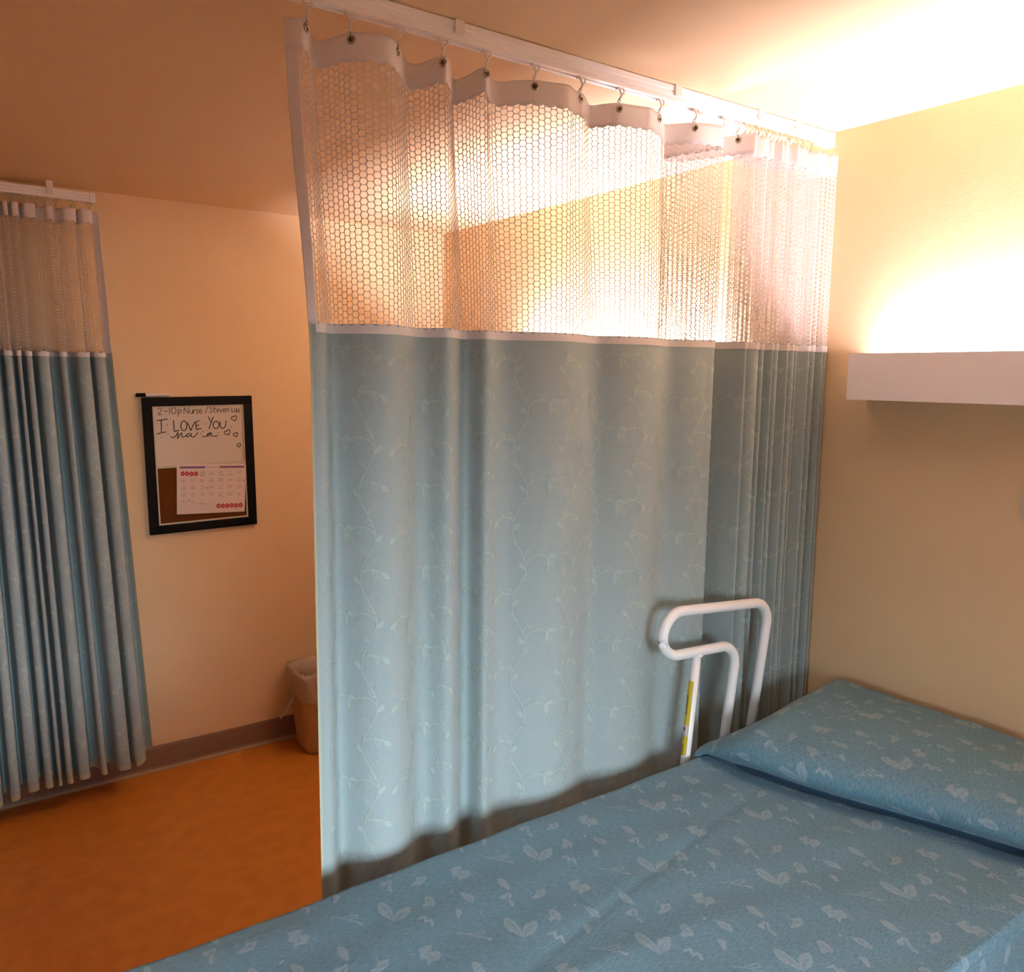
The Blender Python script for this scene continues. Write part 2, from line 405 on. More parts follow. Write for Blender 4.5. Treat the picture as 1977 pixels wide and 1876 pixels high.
def curtain(name, label, sh, zh, ztape, zbot, side, vine_shift, hang=None):
    t = thing(name, label, 'curtain', tuple(sh.at(sh.len/2, zbot)))
    inv = Matrix.Translation(-t.location)
    zmesh = zh-.046
    def put(o): o.data.transform(inv); return o
    sc_ = lambda u: zmesh - .002 - .0045*np.abs(np.sin(np.pi*u/.028))
    v, f = patch(sh, 0, sh.len, zmesh, zh, 0, .003, 5, zbot=sc_); head = put(mesh_obj('header_tape', v, f, M_tape, t, True)); solid(head, .0014)
    a, b = (.024, sh.len-.004) if side == 'start' else (.004, sh.len-.024)
    v, f = hexnet(sh, a, b, ztape+.004, zmesh+.002); solid(put(mesh_obj('net_panel', v, f, M_net, t)), .0009)
    e = (0, .026) if side == 'start' else (sh.len-.026, sh.len)
    v, f = patch(sh, e[0], e[1], ztape, zmesh, 0, .003, 40); solid(put(mesh_obj('side_tape', v, f, M_tape, t, True)), .0014)
    top = lambda u: ztape + .0005 + .0045*np.abs(np.sin(np.pi*u/.028))
    v, f = patch(sh, 0.02 if side == 'start' else 0, sh.len if side == 'start' else sh.len-.02, ztape-.014, ztape, .0016, .0025, 2, ztop=top)
    put(mesh_obj('joint_tape', v, f, M_tape, t, True))
    v, f = patch(sh, 0, sh.len, zbot, ztape+.005, 0, .0035, 70)
    fo = mesh_obj('fabric_panel', v, f, M_fab, t, True)
    nf = len(f)
    if side == 'start': h0 = patch(sh, 0, .007, zbot, ztape+.005, .001, .0035, 70)
    else: h0 = patch(sh, sh.len-.007, sh.len, zbot, ztape+.005, .001, .0035, 70)
    # vine embroidery and hems belong to the same panel mesh
    st, fl = vines(sh, zbot, ztape-.012, vine_shift)
    V = [v, h0[0]]; F = [f, h0[1]+len(v)]; MI = [np.zeros(len(f), int), np.full(len(h0[1]), 3)]
    n = len(v)+len(h0[0])
    for (vv, ff), k in ((strokes_on(sh, st, .0011), 1), (fills_on(sh, fl, .0009), 2)):
        V.append(vv); F.append(ff+n); MI.append(np.full(len(ff), k)); n += len(vv)
    if hang is not None:
        hv, hf = patch(sh, 0, sh.len, zbot-.022, zbot, 0, .0035, 2)
        V.append(hv); F.append(hf+n); MI.append(np.full(len(hf), 3)); n += len(hv)
    bpy.data.objects.remove(fo)
    put(mesh_obj('fabric_panel', np.vstack(V), np.vstack(F), [M_fab, M_vine, M_vinef, M_hem], t, True, np.concatenate(MI)))
    return t, head

# --- main privacy curtain: plan of the header, then tight pleats against the wall
front = [(.567,1.522),(.586,1.504),(.600,1.507),(.617,1.534),(.642,1.577),(.657,1.577),(.667,1.565),(.676,1.540),(.687,1.511),(.709,1.493),(.734,1.483),(.753,1.482),(.768,1.492),(.783,1.507),(.805,1.531),(.832,1.569),(.846,1.579),(.859,1.578),(.869,1.563),(.876,1.525),(.887,1.503),(.898,1.510),(.914,1.528),(.945,1.571),(.964,1.600),(.976,1.602),(.981,1.575),(.980,1.521),(.986,1.505),(.997,1.516),(1.015,1.540),(1.028,1.551),(1.048,1.559),(1.063,1.553),(1.080,1.530),(1.109,1.506),(1.143,1.495),(1.178,1.484),(1.198,1.488),(1.221,1.502),(1.252,1.511),(1.282,1.535),(1.308,1.557),(1.320,1.555),(1.335,1.531),(1.351,1.510),(1.379,1.501),(1.421,1.492),(1.442,1.488),(1.475,1.503),(1.496,1.510),(1.521,1.530),(1.551,1.555),(1.565,1.553),(1.603,1.508),(1.640,1.490),(1.663,1.485),(1.684,1.480),(1.692,1.484)]
low_pts = [(.594,1.512),(.60,1.505)]
near = [1.797,1.855,1.885,1.913,1.943,1.977,2.012,2.033,2.077,2.112,2.138,2.163]
pl_pts = [(1.695,1.498),(1.680,1.550),(1.655,1.620),(1.662,1.662),(1.698,1.655),(1.752,1.562),(1.785,1.488)]
for i, x in enumerate(near):
    d = (near[i+1]-x) if i < len(near)-1 else .012
    yn = 1.466 + .012*((i*7) % 5)/4; yf = 1.552 + .014*((i*5) % 3)/2
    if i == len(near)-1: pl_pts += [(x, yn), (x+.006, yn+.02), (x+.008, 1.55)]
    else: pl_pts += [(x, yn), (x+.06*d+.003, yn+.016), (x+.12*d+.002, yf-.014), (x+.22*d, yf), (x+.36*d, yf-.026), (x+.54*d, yn+.030), (x+.77*d, yn+.011)]
Hc = np.vstack([catmull(front, 8), catmull([front[-1]]+pl_pts, 8)[1:]])
def smooth_curve(P, sig):
    d = np.r_[0, np.cumsum(np.hypot(*np.diff(P, axis=0).T))]; n = int(d[-1]/.003); q = np.linspace(0, d[-1], n)
    X = np.c_[np.interp(q, d, P[:, 0]), np.interp(q, d, P[:, 1])]
    k = int(3*sig/.003); g = np.exp(-.5*((np.arange(-k, k+1)*.003)/sig)**2); g /= g.sum()
    pad = np.vstack([2*X[0]-X[k:0:-1], X, 2*X[-1]-X[-2:-k-2:-1]])
    Y = np.c_[np.convolve(pad[:, 0], g, 'valid'), np.convolve(pad[:, 1], g, 'valid')]
    return np.c_[np.interp(d, q, Y[:, 0]), np.interp(d, q, Y[:, 1])]
F_ = catmull(front, 8); Sm = smooth_curve(F_, .030)
Lf = Sm.copy(); Lf[:, 1] = 1.500 + (Sm[:, 1]-1.522)*.80
edge = sstep(1.58, 1.69, Lf[:, 0])                     # right edge of the front panel stays where the header has it
Lf = Lf*(1-edge[:, None]) + F_*edge[:, None]
Lf[:, 0] += .026*(1-sstep(.56, .68, F_[:, 0]))
Lc = np.vstack([Lf, Hc[len(F_):]])
main_sheet = Sheet(Hc, Lc, 2.369, 1.72)
mc, mhead = curtain('privacy_curtain', 'long pale blue curtain with white net top and leafy vine pattern beside the bed', main_sheet, 2.369, 1.832, .30, 'start', .03)
def s_near(sh, x, y):
    return sh.s[np.argmin(np.hypot(sh.H[:, 0]-x, sh.H[:, 1]-y))]
HOOKS = [.6033,.6855,.7864,.8843,.988,1.112,1.2407,1.3579,1.4872,1.6101,1.716,1.7724]
gpos = []
for x in HOOKS:
    u = s_near(main_sheet, x, 1.505); grommet(main_sheet, u, 2.356, mhead); gpos.append(main_sheet.at(u, 2.356))
for o in list(mhead.children):
    if o.name.startswith('grommet'): o.data.transform(Matrix.Translation(-mc.location))

# --- tracks
def track(name, label, p, q, zt, zb, caps, clips, hw=.0145):
    p, q = Vector((*p, 0)), Vector((*q, 0)); d = (q-p); L = d.length; d.normalize(); n = Vector((-d.y, d.x, 0))
    if n.y > 0: n = -n                                # n points to the room side (-y)
    t = thing(name, label, 'curtain track', (p.x, p.y, zt))
    h = zt-zb
    prof = [(-hw,0),(hw,0),(hw,-.30*h),(hw-.004,-.33*h),(hw-.004,-.42*h),(hw-.001,-.46*h),(hw-.001,-.66*h),(hw-.004,-.69*h),(hw-.004,-.76*h),(hw,-.80*h),(hw,-h),(.004,-h),(.004,-h+.006),(-.004,-h+.006),(-.004,-h),(-hw,-h)]
    V = [d*a + n*b + Vector((0,0,c)) for a in (0, L) for b, c in prof]; k = len(prof)
    mesh_obj('rail', V, [(i, (i+1) % k, k+(i+1) % k, k+i) for i in range(k)] + [tuple(range(k)), tuple(range(k, 2*k))[::-1]], M_rail, t)
    def bx(a0, a1, b, z0, z1):
        mb = MB(); V = [d*a + n*s*b + Vector((0,0,z)) for z in (z0, z1) for a, s in ((a0,-1),(a1,-1),(a1,1),(a0,1))]
        mb.add(V, [(0,3,2,1),(4,5,6,7),(0,1,5,4),(1,2,6,5),(2,3,7,6),(3,0,4,7)]); return mb
    for a in caps: bx(a-.010, a+.010, hw+.002, -h-.003, .001).obj('end_cap', M_rail, t, bevel=.003)
    for a in clips:
        bx(a-.011, a+.011, hw+.0045, -h*.66, H-zt).obj('ceiling_clip', M_white, t, bevel=.0012)
    return t
tr = track('curtain_track', 'white ceiling track carrying the long blue curtain, ending at the wall', (-.6, YT), (2.1775, YT), 2.4375, 2.4018, [2.7675], [.525, 1.516, 2.135, 2.446, 2.602])
PL, PR = (-.75, 3.575), (.578, 3.622)
tr2 = track('curtain_track', 'short white ceiling track near the far wall above the bunched curtain', PL, PR, 2.414, 2.380, [1.319], [1.175, .68], .013)

# --- hooks
def hook(x, y, zt, g, m_, label, group, tilt=0.):
    t = thing('curtain_hook', label, 'curtain hook', (x, y, zt), group)
    g = Vector(g) - t.location; mb = MB()
    mb.box((-.006, -.0055, -.003), (.006, .0055, .0045))
    v, f = tube(fillet([(-.009+tilt, -.006, -.001), (-.007+tilt, -.013, -.010), (.001, -.009, -.019), (.0015, 0, -.024)], [.006, .006], 5), .0023, 8); mb.add(v, f)
    v, f = tube(fillet([(.010+tilt, -.004, -.001), (.008+tilt, -.010, -.010), (.001, -.006, -.019), (.0015, 0, -.025)], [.006, .006], 5), .0020, 8); mb.add(v, f)
    mb.obj('glider', m_, t, smooth=False)
    v, f = ring((.001, 0, -.027), (1, .4, 0), .0034, .0015, 12, 6); mesh_obj('swivel', v, f, m_, t, True)
    a = Vector((.001, 0, -.030)); b = g + Vector((0, -.004, .001)); md = a.lerp(b, .6)
    v, f = tube([a, md, b, b + Vector((0, .006, -.004))], .0011, 6); mesh_obj('wire', v, f, M_wire, t, True)
    return t
ORD = ['first', 'second', 'third', 'fourth', 'fifth', 'sixth', 'seventh', 'eighth', 'ninth', 'tenth', 'eleventh']
for k, (x, g) in enumerate(zip(HOOKS, gpos)):
    if k < 11: lb = f'white hook, {ORD[k]} from the left on the long curtain track'
    else: lb = 'white hook on the last grommet before the bunched beige hooks'
    hook(x, YT, 2.4018, g, M_white, lb, 'white hooks along the long curtain')
for k in range(18):
    x = 1.800 + .0165*k
    hook(x, YT, 2.4018, (x+.002, YT-.003+.010*(k % 2), 2.359), M_beige, 'beige plastic hook crowded with others at the wall end of the long track', 'beige hooks bunched at the wall', .004*math.sin(k*2.1))

# --- bunched curtain on the far wall
ridges = [(-.335,-.285),(-.27,-.225),(-.21,-.16),(-.145,-.10),(-.085,-.045),(-.03,.015),(.03,.062),(.078,.112),(.128,.165),(.18,.224),(.235,.266),(.276,.293),(.303,.328),(.340,.386),(.415,.441),(.469,.522),(.528,.574)]
bp = []
for i, (a, b) in enumerate(ridges):
    wv = b-a; yn = 3.528 + .01*((i*3) % 4)/3; yf = 3.652 - .012*((i*5) % 3)/2
    bp += [(a+.004, yn+.045), (a+.18*wv, yn+.010), (a+.55*wv, yn), (b-.10*wv, yn+.008), (b-.002, yn+.034)]
    if i < len(ridges)-1:
        c = ridges[i+1][0]; mgap = (b+c)/2; hg = max(.006, (c-b)/2-.006); bp += [(b+.001, yn+.075), (mgap-hg*.5, yf), (mgap+hg*.5, yf), (c+.001, yn+.080)]
bp += [(.577, 3.590), (.584, 3.600), (.592, 3.590), (.602, 3.572)]
Bc = catmull(bp, 6)
def flare(x, y, z):
    t = np.clip((1.81-z)/1.7, 0, 1); x2 = x + .075*t*(x+.10)/.68
    u = np.clip((z-1.81)/.53, 0, 1); x2 = x2 - .018*u*(x+.1)/.68
    z2 = z + .045*sstep(.60, .68, x2)*np.clip((.6-z)/.5, 0, 1) - .03*(1-sstep(.1, .25, x2))*np.clip((.6-z)/.5, 0, 1)
    return x2, y + .0*x, z2
Bh = Bc.copy(); Bh[:, 1] = 3.60 + (Bc[:, 1]-3.59)*.55
far_sheet = Sheet(Bh, Bc, 2.345, 1.9, flare)
fc, fhead = curtain('bunched_curtain', 'bunched blue curtain with white net top against the far wall', far_sheet, 2.345, 1.807, .135, 'end', .05, hang=True)
for x in (.23, .262, .297, .324, .345, .377, .405, .442, .494, .506, .556):
    yy = PL[1] + (x-PL[0])/(PR[0]-PL[0])*(PR[1]-PL[1])
    hook(x, yy, 2.380, (x+.002, yy-.008, 2.341), M_beige, 'small beige hook above the bunched curtain near the far wall', 'beige hooks of the bunched curtain')

# ------------------------------------------------------------------ bed
Z0 = .760; YFAR, YNEAR = 1.392, .603; XF, XE = .02, 2.125
bed = thing('bed', 'narrow bed made up under a blue leaf patterned bedspread, head against the wall', 'bed', ((XF+XE)/2, (YFAR+YNEAR)/2, 0))
bi = Matrix.Translation(-bed.location)
def bput(o): o.data.transform(bi); return o
bput(MB().box((XF+.03, YNEAR+.015, .56), (XE-.02, YFAR-.015, Z0-.006)).obj('mattress', M_matt, bed, bevel=.02, seg=3))
bput(MB().box((XF+.05, YNEAR+.04, .48), (XE-.03, YFAR-.04, .558)).obj('bed_frame', M_steel, bed, bevel=.004))
for x in (XF+.12, XE-.14):
    for y in (YNEAR+.09, YFAR-.09):
        bput(MB().box((x-.022, y-.022, 0), (x+.022, y+.022, .479)).obj('leg', M_steel, bed, bevel=.003))

# woven motifs of the bedspread, millimetres from each motif's own centre: f filled, s stroke, b broad stroke, t thin, c cut
MOTIFS = [
 ((0, 0), [('f', [(-7.5,39.5),(0.9,33.8),(2.6,14.1),(-0.8,-4.9),(-8.8,-20.3),(-13.8,-8),(-18.6,7.2),(-16.9,24.2)]), ('f', [(-13.5,-28.8),(4,-5.1),(19.4,2.7),(35.7,-2.2),(29.1,-13.1),(20.4,-21.1),(9.9,-24.7),(-0.6,-23.5)]), ('c', [(-9.6,-26.8),(6.2,-12.7),(19.2,-9.4)]), ('c', [(-6.8,29.7),(-5.5,10.4),(-7.8,-13.3)])]),
 ((0.168, 0.037), [('f', [(-8.8,22),(13.1,17.9),(7.1,3.1),(17.5,-1.3),(15.9,-13.5),(7.3,-20.7),(-2.5,-16.7),(-14.4,-21.5),(-7.4,-8.1),(-16.3,-2.1),(-11.3,10.3)]), ('c', [(10.6,11.5),(-0.2,2.8),(0.8,-9.5)]), ('t', [(16.6,-14),(14.1,-28),(9.5,-45.4)]), ('t', [(20.7,-14.1),(27.5,-26.7),(36.8,-38.2)])]),
 ((0.093, 0.072), [('f', [(2.2,18),(-3,5.7),(1.7,-2.7),(13.2,-5.3),(3.4,-19.4),(-10.1,-20.5),(-24.9,-14),(-12.5,-9.7),(-5.1,-3.3)]), ('c', [(-6.6,-11.6),(1.9,-9.1),(2,-14.3)])]),
 ((0.051, -0.211), [('f', [(-0.2,20.2),(8.3,11.8),(8.2,-3.6),(0.4,-22.4),(-6.2,-11.4),(-7.8,2.2)])]),
 ((0.138, -0.037), [('f', [(-3,20),(5.1,9.6),(10.7,-1.5),(5.5,-17.1),(0.8,-18.6),(-4.8,-7.7),(-5.7,4.9)]), ('c', [(0.1,5.7),(3.4,-11.8)])]),
 ((0.199, -0.086), [('f', [(-7.6,14.7),(5.3,15.5),(12.1,13.4),(3.7,9.4),(-5,2.4),(-10.7,9.6)]), ('f', [(13.7,14.7),(12.1,6.1),(4.7,-5.6),(0.7,-18.3),(-3.7,-23.6),(-4.4,-11.1),(2,1)]), ('c', [(6.9,2.4),(0.1,-11.8)])]),
 ((0.071, -0.006), [('f', [(1.8,15.5),(10.7,14.3),(13,0.7),(8.2,-12.7),(0.5,-19.1),(-3.4,-11.8),(-14.2,-11.4),(-12.6,-3.2),(-4.7,0.8)]), ('c', [(4.7,8.7),(0.5,-2.7),(3.2,-11.6)]), ('t', [(-17.6,4.9),(-10.4,-2.3)])]),
 ((0.097, -0.136), [('s', [(-25.2,23),(-10,9.6),(-5.1,0.8),(6.7,-14.4)]), ('f', [(7.4,-11.9),(15.7,-23.8),(11.5,-27.2),(7.3,-19)]), ('s', [(-8,10),(6.7,6.7),(18.1,0.6),(12,-4.5),(-1,1.8)])]),
 ((0.041, -0.055), [('b', [(-8,13.8),(3.7,11.6),(-3.2,-2.6),(7.7,-2.2),(2.2,-18.4)])]),
 ((0.1, -0.068), [('f', [(2.5,15.2),(8.9,1.6),(-6.5,-12.5),(-5.8,-4.1)]), ('t', [(37.2,-13.1),(34.3,-29.3),(34.1,-44.7)]), ('f', [(20.5,64.5),(27.7,67.1),(28.4,63.1),(21.2,59.2)]), ('t', [(-96.7,-8.7),(-102.9,-16.8)])]),
]
def motif_mask(px, py):
    """pale woven leaves and blossoms on a diagonal lattice; px along the bed, py across (metres)"""
    shp = px.shape; px = px.ravel(); py = py.ravel()
    la, lb = np.array([.169, -.1655]), np.array([-.167, -.170]); inv = np.linalg.inv(np.c_[la, lb]); out = np.zeros(len(px))
    def seg(X, Y, P, closed):
        d = np.full(len(X), 9e9); n = len(P)
        for i in range(n if closed else n-1):
            (x0, y0), (x1, y1) = P[i], P[(i+1) % n]; ex, ey = x1-x0, y1-y0
            t = np.clip(((X-x0)*ex+(Y-y0)*ey)/max(ex*ex+ey*ey, 1e-9), 0, 1)
            d = np.minimum(d, np.hypot(X-x0-t*ex, Y-y0-t*ey))
        return d
    for (mx, my), parts in MOTIFS:
        qx, qy = px-.970-mx, py-1.267-my
        ij = np.round(inv @ np.vstack([qx, qy]))
        X = (qx-ij[0]*la[0]-ij[1]*lb[0])*1000; Y = (qy-ij[0]*la[1]-ij[1]*lb[1])*1000
        near = np.hypot(X, Y) < 115; X, Y = X[near], Y[near]; m = np.zeros(len(X))
        for kind, P in parts:
            if kind == 'f':
                Q = np.vstack([P, P[:1]]); Q = catmull(Q, 4)[:-1]
                ins = np.zeros(len(X), bool); n = len(Q)
                for i in range(n):
                    (x0, y0), (x1, y1) = Q[i], Q[(i+1) % n]
                    if y0 == y1: continue
                    ins ^= ((y0 > Y) != (y1 > Y)) & (X < (x1-x0)*(Y-y0)/(y1-y0)+x0)
                d = seg(X, Y, Q, True); sd = np.where(ins, -d, d)
                m = np.maximum(m, np.clip(.5-sd/1.6, 0, 1)*np.where(sd < -1.6, .66, 1.0))
            elif kind == 'c': m *= .35+.65*np.clip((seg(X, Y, P, False)-.8)/1.6, 0, 1)
            else:
                w_ = {'s': 1.5, 'b': 3.0, 't': 1.0}[kind]
                m = np.maximum(m, np.clip((w_-seg(X, Y, P, False))/1.4+.3, 0, 1)*(.55 if kind == 't' else .85))
        out[near] = np.maximum(out[near], m)
    return out.reshape(shp)
def bedspread():
    R = .022; DF, DN = .24, .34                         # side drops
    # cross profile: near hem -> up -> over the top -> far side down.  columns (y, z, top weight)
    P = []
    for t in np.linspace(-DN, -R, 70): P.append((YNEAR-.004-.010*(t/DN)**2, Z0+t, t))
    for a in np.linspace(0, math.pi/2, 12)[1:]: P.append((YNEAR+R*.45*(1-math.cos(a))-.004, Z0-R+R*math.sin(a), 0))
    for y in np.linspace(YNEAR+R, YFAR-R, 330)[1:-1]: P.append((y, Z0, 0))
    for a in np.linspace(math.pi/2, 0, 12): P.append((YFAR-R+R*math.cos(a), Z0-R+R*math.sin(a), 0))
    for t in np.linspace(-R, -DF, 40)[1:]: P.append((YFAR+.003*math.sin(t*30), Z0+t, t))
    P = np.array(P); dv = np.r_[0, np.cumsum(np.hypot(np.diff(P[:, 0]), np.diff(P[:, 1])))]
    # length profile: flat, tuck under the pillow, round its front, over its top, down behind: (offset from fold, rise, is past fold)
    Q = [(-.002, 0), (.018, -.006), (.036, -.010), (.046, -.007), (.044, .002), (.026, .011), (-.002, .021), (-.028, .038), (-.038, .056), (-.030, .077), (-.004, .096), (.045, .111), (.12, .121), (.22, .126), (.33, .124), (.46, .116)]
    Q = catmull(Q, 9)
    XFD = 1.596                                        # fold line at the far edge of the bed
    nflat = 700
    uf = np.linspace(0, 1, nflat)
    ny = len(P); nq = len(Q); nx = nflat + nq
    yv, zv = P[:, 0], P[:, 1]
    yt = np.clip(yv, YNEAR, YFAR)
    xfold = XFD + .255*(YFAR-yt)*1.0 - .018*np.sin((YFAR-yt)*7.0)
    # how much of the pillow's height each column carries
    topw = sstep(-.16, -.01, np.where(P[:, 2] < 0, P[:, 2], 0)); far = 1-sstep(YFAR-.15, YFAR+.01, yv)
    carry = (.30+.70*far)*np.where(yv > 1, 1, 1)*np.where(P[:, 2] < -.001, topw, 1)
    X = np.empty((nx, ny)); Y = np.empty((nx, ny)); Zz = np.empty((nx, ny))
    X[:nflat] = XF + (xfold-.002-XF)[None, :]*uf[:, None]; Y[:nflat] = yv; Zz[:nflat] = zv
    end = XE - .005
    so = Q[:, 0]; ti = np.clip((so-.055)/(.46-.055), 0, 1)
    for i in range(nq):
        back = xfold + .055 + (end-xfold-.055)*ti[i]
        X[nflat+i] = np.where(ti[i] > 0, back, xfold + so[i]*(.35+.65*carry))
        Y[nflat+i] = yv + (1-far)*(-.030)*sstep(0, .2, so[i])*(P[:, 2] > -.2)
        rise = Q[i, 1]; lift = np.where(carry > .25, carry, carry)
        bk = .42+.58*0                                   # far corner: rises towards the wall
        tilt = 1 + (1-far)*1.6*ti[i]
        Zz[nflat+i] = zv + rise*np.minimum(lift*tilt, 1)
    du = np.zeros((nx, ny)); du[1:] = np.sqrt(np.diff(X, axis=0)**2+np.diff(Zz, axis=0)**2+np.diff(Y, axis=0)**2); U = np.cumsum(du, 0)
    # reference the pattern to the fold so both halves line up across
    V = np.broadcast_to(dv, U.shape)
    # gentle wrinkles of the cloth
    top = np.where(P[:, 2] < -.001, .25, 1.)[None, :]
    wr = .0009*np.sin(U*9+V*17+1.3*np.sin(V*11)) + .0008*np.sin(V*46+2*np.sin(U*5)+U*4) + .0010*np.sin(U*31+V*8)
    lng = .0014*np.exp(-((V-.66-.05*np.sin(U*3))/.02)**2)*np.sin(U*2.3)**2 - .0014*np.exp(-((V-.80-.22*(U-1.0))/.014)**2)*sstep(.6, .9, U)*(1-sstep(1.5, 1.8, U))
    hem = .005*np.sin(U*13)*sstep(.9, 1.1, V/ (DN+.8))
    Zz += (wr+lng)*top + hem*(np.abs(yv-YFAR) < .05)[None, :]*.6
    Y[:, :] += (np.where(P[:, 2] < -.001, .006, 0)[None, :])*np.sin(U*14+V*5)
    yo = V[0, int(np.argmin(np.abs(yv-1.0)+(P[:, 2] < 0)*9))]; mask = motif_mask(U + XF, V - yo + 1.0)
    # the cloth falls over the foot of the bed
    dr = np.linspace(.30, .01, 20)[:, None]
    X = np.vstack([np.full((20, ny), XF-.012) + .010*(1-dr/.3), X]); Y = np.vstack([np.repeat(Y[:1], 20, 0), Y])
    Zz = np.vstack([np.minimum(Zz[:1], Z0-dr) , Zz]); mask = np.vstack([np.zeros((20, ny)), mask]); U = np.vstack([-dr+0*U[:1], U]); V = np.vstack([np.repeat(V[:1], 20, 0), V]); nx += 20
    i = np.arange(nx-1)[:, None]*ny + np.arange(ny-1)[None, :]
    F = np.stack([i, i+ny, i+ny+1, i+1], -1).reshape(-1, 4)
    o = mesh_obj('bedspread', np.stack([X, Y, Zz], -1), F, M_spread, None, True)
    a = o.data.attributes.new('motif', 'FLOAT', 'POINT'); a.data.foreach_set('value', mask.astype(np.float32).ravel())
    uv = np.stack([U, V], -1).astype(np.float32)
    b = o.data.attributes.new('cloth', 'FLOAT_VECTOR', 'POINT'); b.data.foreach_set('vector', np.concatenate([uv, np.zeros((*U.shape, 1), np.float32)], -1).ravel())
    return o
def spread_material():
    m = bpy.data.materials.new('bedspread_weave'); m.use_nodes = True; nt = m.node_tree; N = nt.nodes; L = nt.links; b = N['Principled BSDF']
    b.inputs['Roughness'].default_value = .75; b.inputs['Specular IOR Level'].default_value = .25; b.inputs['Sheen Weight'].default_value = .12
    at = N.new('ShaderNodeAttribute'); at.attribute_name = 'motif'; cl = N.new('ShaderNodeAttribute'); cl.attribute_name = 'cloth'
    mp = N.new('ShaderNodeMapping'); mp.inputs['Scale'].default_value = (75, 520, 1); L.new(cl.outputs['Vector'], mp.inputs[0])
    slub = N.new('ShaderNodeTexNoise'); slub.inputs['Scale'].default_value = 1; slub.inputs['Detail'].default_value = 2; L.new(mp.outputs[0], slub.inputs['Vector'])
    mp2 = N.new('ShaderNodeMapping'); mp2.inputs['Scale'].default_value = (1000, 1000, 1); L.new(cl.outputs['Vector'], mp2.inputs[0])
    wv = N.new('ShaderNodeTexNoise'); wv.inputs['Scale'].default_value = 1; L.new(mp2.outputs[0], wv.inputs['Vector'])
    r1 = N.new('ShaderNodeMapRange'); r1.inputs[1].default_value = .34; r1.inputs[2].default_value = .66; L.new(slub.outputs[0], r1.inputs[0])
    mx = N.new('ShaderNodeMix'); mx.data_type = 'RGBA'; mx.inputs[6].default_value = (.078, .178, .248, 1); mx.inputs[7].default_value = (.15, .275, .352, 1); L.new(r1.outputs[0], mx.inputs[0])
    r2 = N.new('ShaderNodeMapRange'); r2.inputs[1].default_value = .25; r2.inputs[2].default_value = .75; r2.inputs[3].default_value = .55; r2.inputs[4].default_value = 1.0; L.new(wv.outputs[0], r2.inputs[0])
    mm = N.new('ShaderNodeMath'); mm.operation = 'MULTIPLY'; L.new(at.outputs['Fac'], mm.inputs[0]); L.new(r2.outputs[0], mm.inputs[1])
    mk = N.new('ShaderNodeMath'); mk.operation = 'MULTIPLY'; mk.inputs[1].default_value = .62; L.new(mm.outputs[0], mk.inputs[0])
    m2 = N.new('ShaderNodeMix'); m2.data_type = 'RGBA'; m2.inputs[7].default_value = (.40, .47, .53, 1); L.new(mx.outputs[2], m2.inputs[6]); L.new(mk.outputs[0], m2.inputs[0])
    L.new(m2.outputs[2], b.inputs['Base Color'])
    ad = N.new('ShaderNodeMath'); ad.operation = 'ADD'; L.new(slub.outputs[0], ad.inputs[0]); L.new(at.outputs['Fac'], ad.inputs[1])
    bp = N.new('ShaderNodeBump'); bp.inputs['Strength'].default_value = .35; bp.inputs['Distance'].default_value = .0012; L.new(ad.outputs[0], bp.inputs['Height']); L.new(bp.outputs[0], b.inputs['Normal'])
    return m
M_spread = spread_material()
tag(bedspread(), 'blue bedspread woven with pale leaves and blossoms, tucked under the pillow on the bed', 'bedspread')

# ------------------------------------------------------------------ bed rail
YR = 1.4195
br = thing('bed_rail', 'white bent tube bed rail standing between the bed and the curtain', 'bed rail', (1.66, YR, .5))
ri = Matrix.Translation(-br.location)
pts = [(1.792, .50), (1.885, 1.150), (1.455, 1.150), (1.455, 1.033), (1.752, 1.021), (1.682, .50)]
pts = [(1.795, .50), (1.8905, 1.121), (1.4555, 1.156), (1.482, 1.037), (1.7605, 1.0225), (1.690, .50)]
path = fillet([(x, YR, z) for x, z in pts], [.058, .062, .062, .058], 12)
v, f = tube(path, .0136, 18); o = mesh_obj('rail_tube', v, f, M_rail, br, True); o.data.transform(ri)
v, f = tube([(1.600, YR, 1.022), (1.5745, YR, .755), (1.550, YR, .50)], .0125, 16); o = mesh_obj('post', v, f, M_rail, br, True); o.data.transform(ri); post = o
v, f = ring((1.6015, YR, 1.021), (.1, 0, 1), .0126, .0032, 18, 8); o = mesh_obj('weld', v, f, M_rail, br, True); o.data.transform(ri)
v, f = tube([(1.55, YR, .50), (1.795, YR, .50)], .0115, 14); o = mesh_obj('base_bar', v, f, M_rail, br, True); o.data.transform(ri)
# warning label wrapped round the side of the post that faces the foot of the bed
def label():
    mb = MB(); a0, a1 = math.radians(118), math.radians(222); R = .01285
    def pt(t, a, r=R):                                   # t: 0 top .. 1 bottom
        x = 1.5935 + (1.5745-1.5935)*t; z = .955 + (.755-.955)*t
        return (x + r*math.cos(a), YR + r*math.sin(a), z)
    def band(t0, t1, m, b0=a0, b1=a1, r=R, n=10):
        ts = np.linspace(t0, t1, 4); an = np.linspace(b0, b1, n); V = [pt(t, a, r) for t in ts for a in an]
        mb.add(V, [(i*n+k, i*n+k+1, (i+1)*n+k+1, (i+1)*n+k) for i in range(3) for k in range(n-1)], m)
    band(0, .59, 0); band(.59, .74, 2); band(.74, 1.0, 0)
    for t in np.linspace(.20, .44, 10): band(t, t+.014, 1, a0+.45, a1-.75, R+.0002, 4)
    for t in np.linspace(.86, .98, 5): band(t, t+.012, 1, a0+.45, a1-.75, R+.0002, 4)
    band(.63, .67, 1, a0+.5, a1-.8, R+.0002, 4)
    for b in (a0+.09, a1-.09): band(0.01, 1., 1, b-.02, b+.02, R+.0002, 3)
    o = mb.obj('warning_label', [M_yellow, M_ink, M_paper], post); o.data.transform(ri); o['label'] = 'yellow warning label with black print'
label()

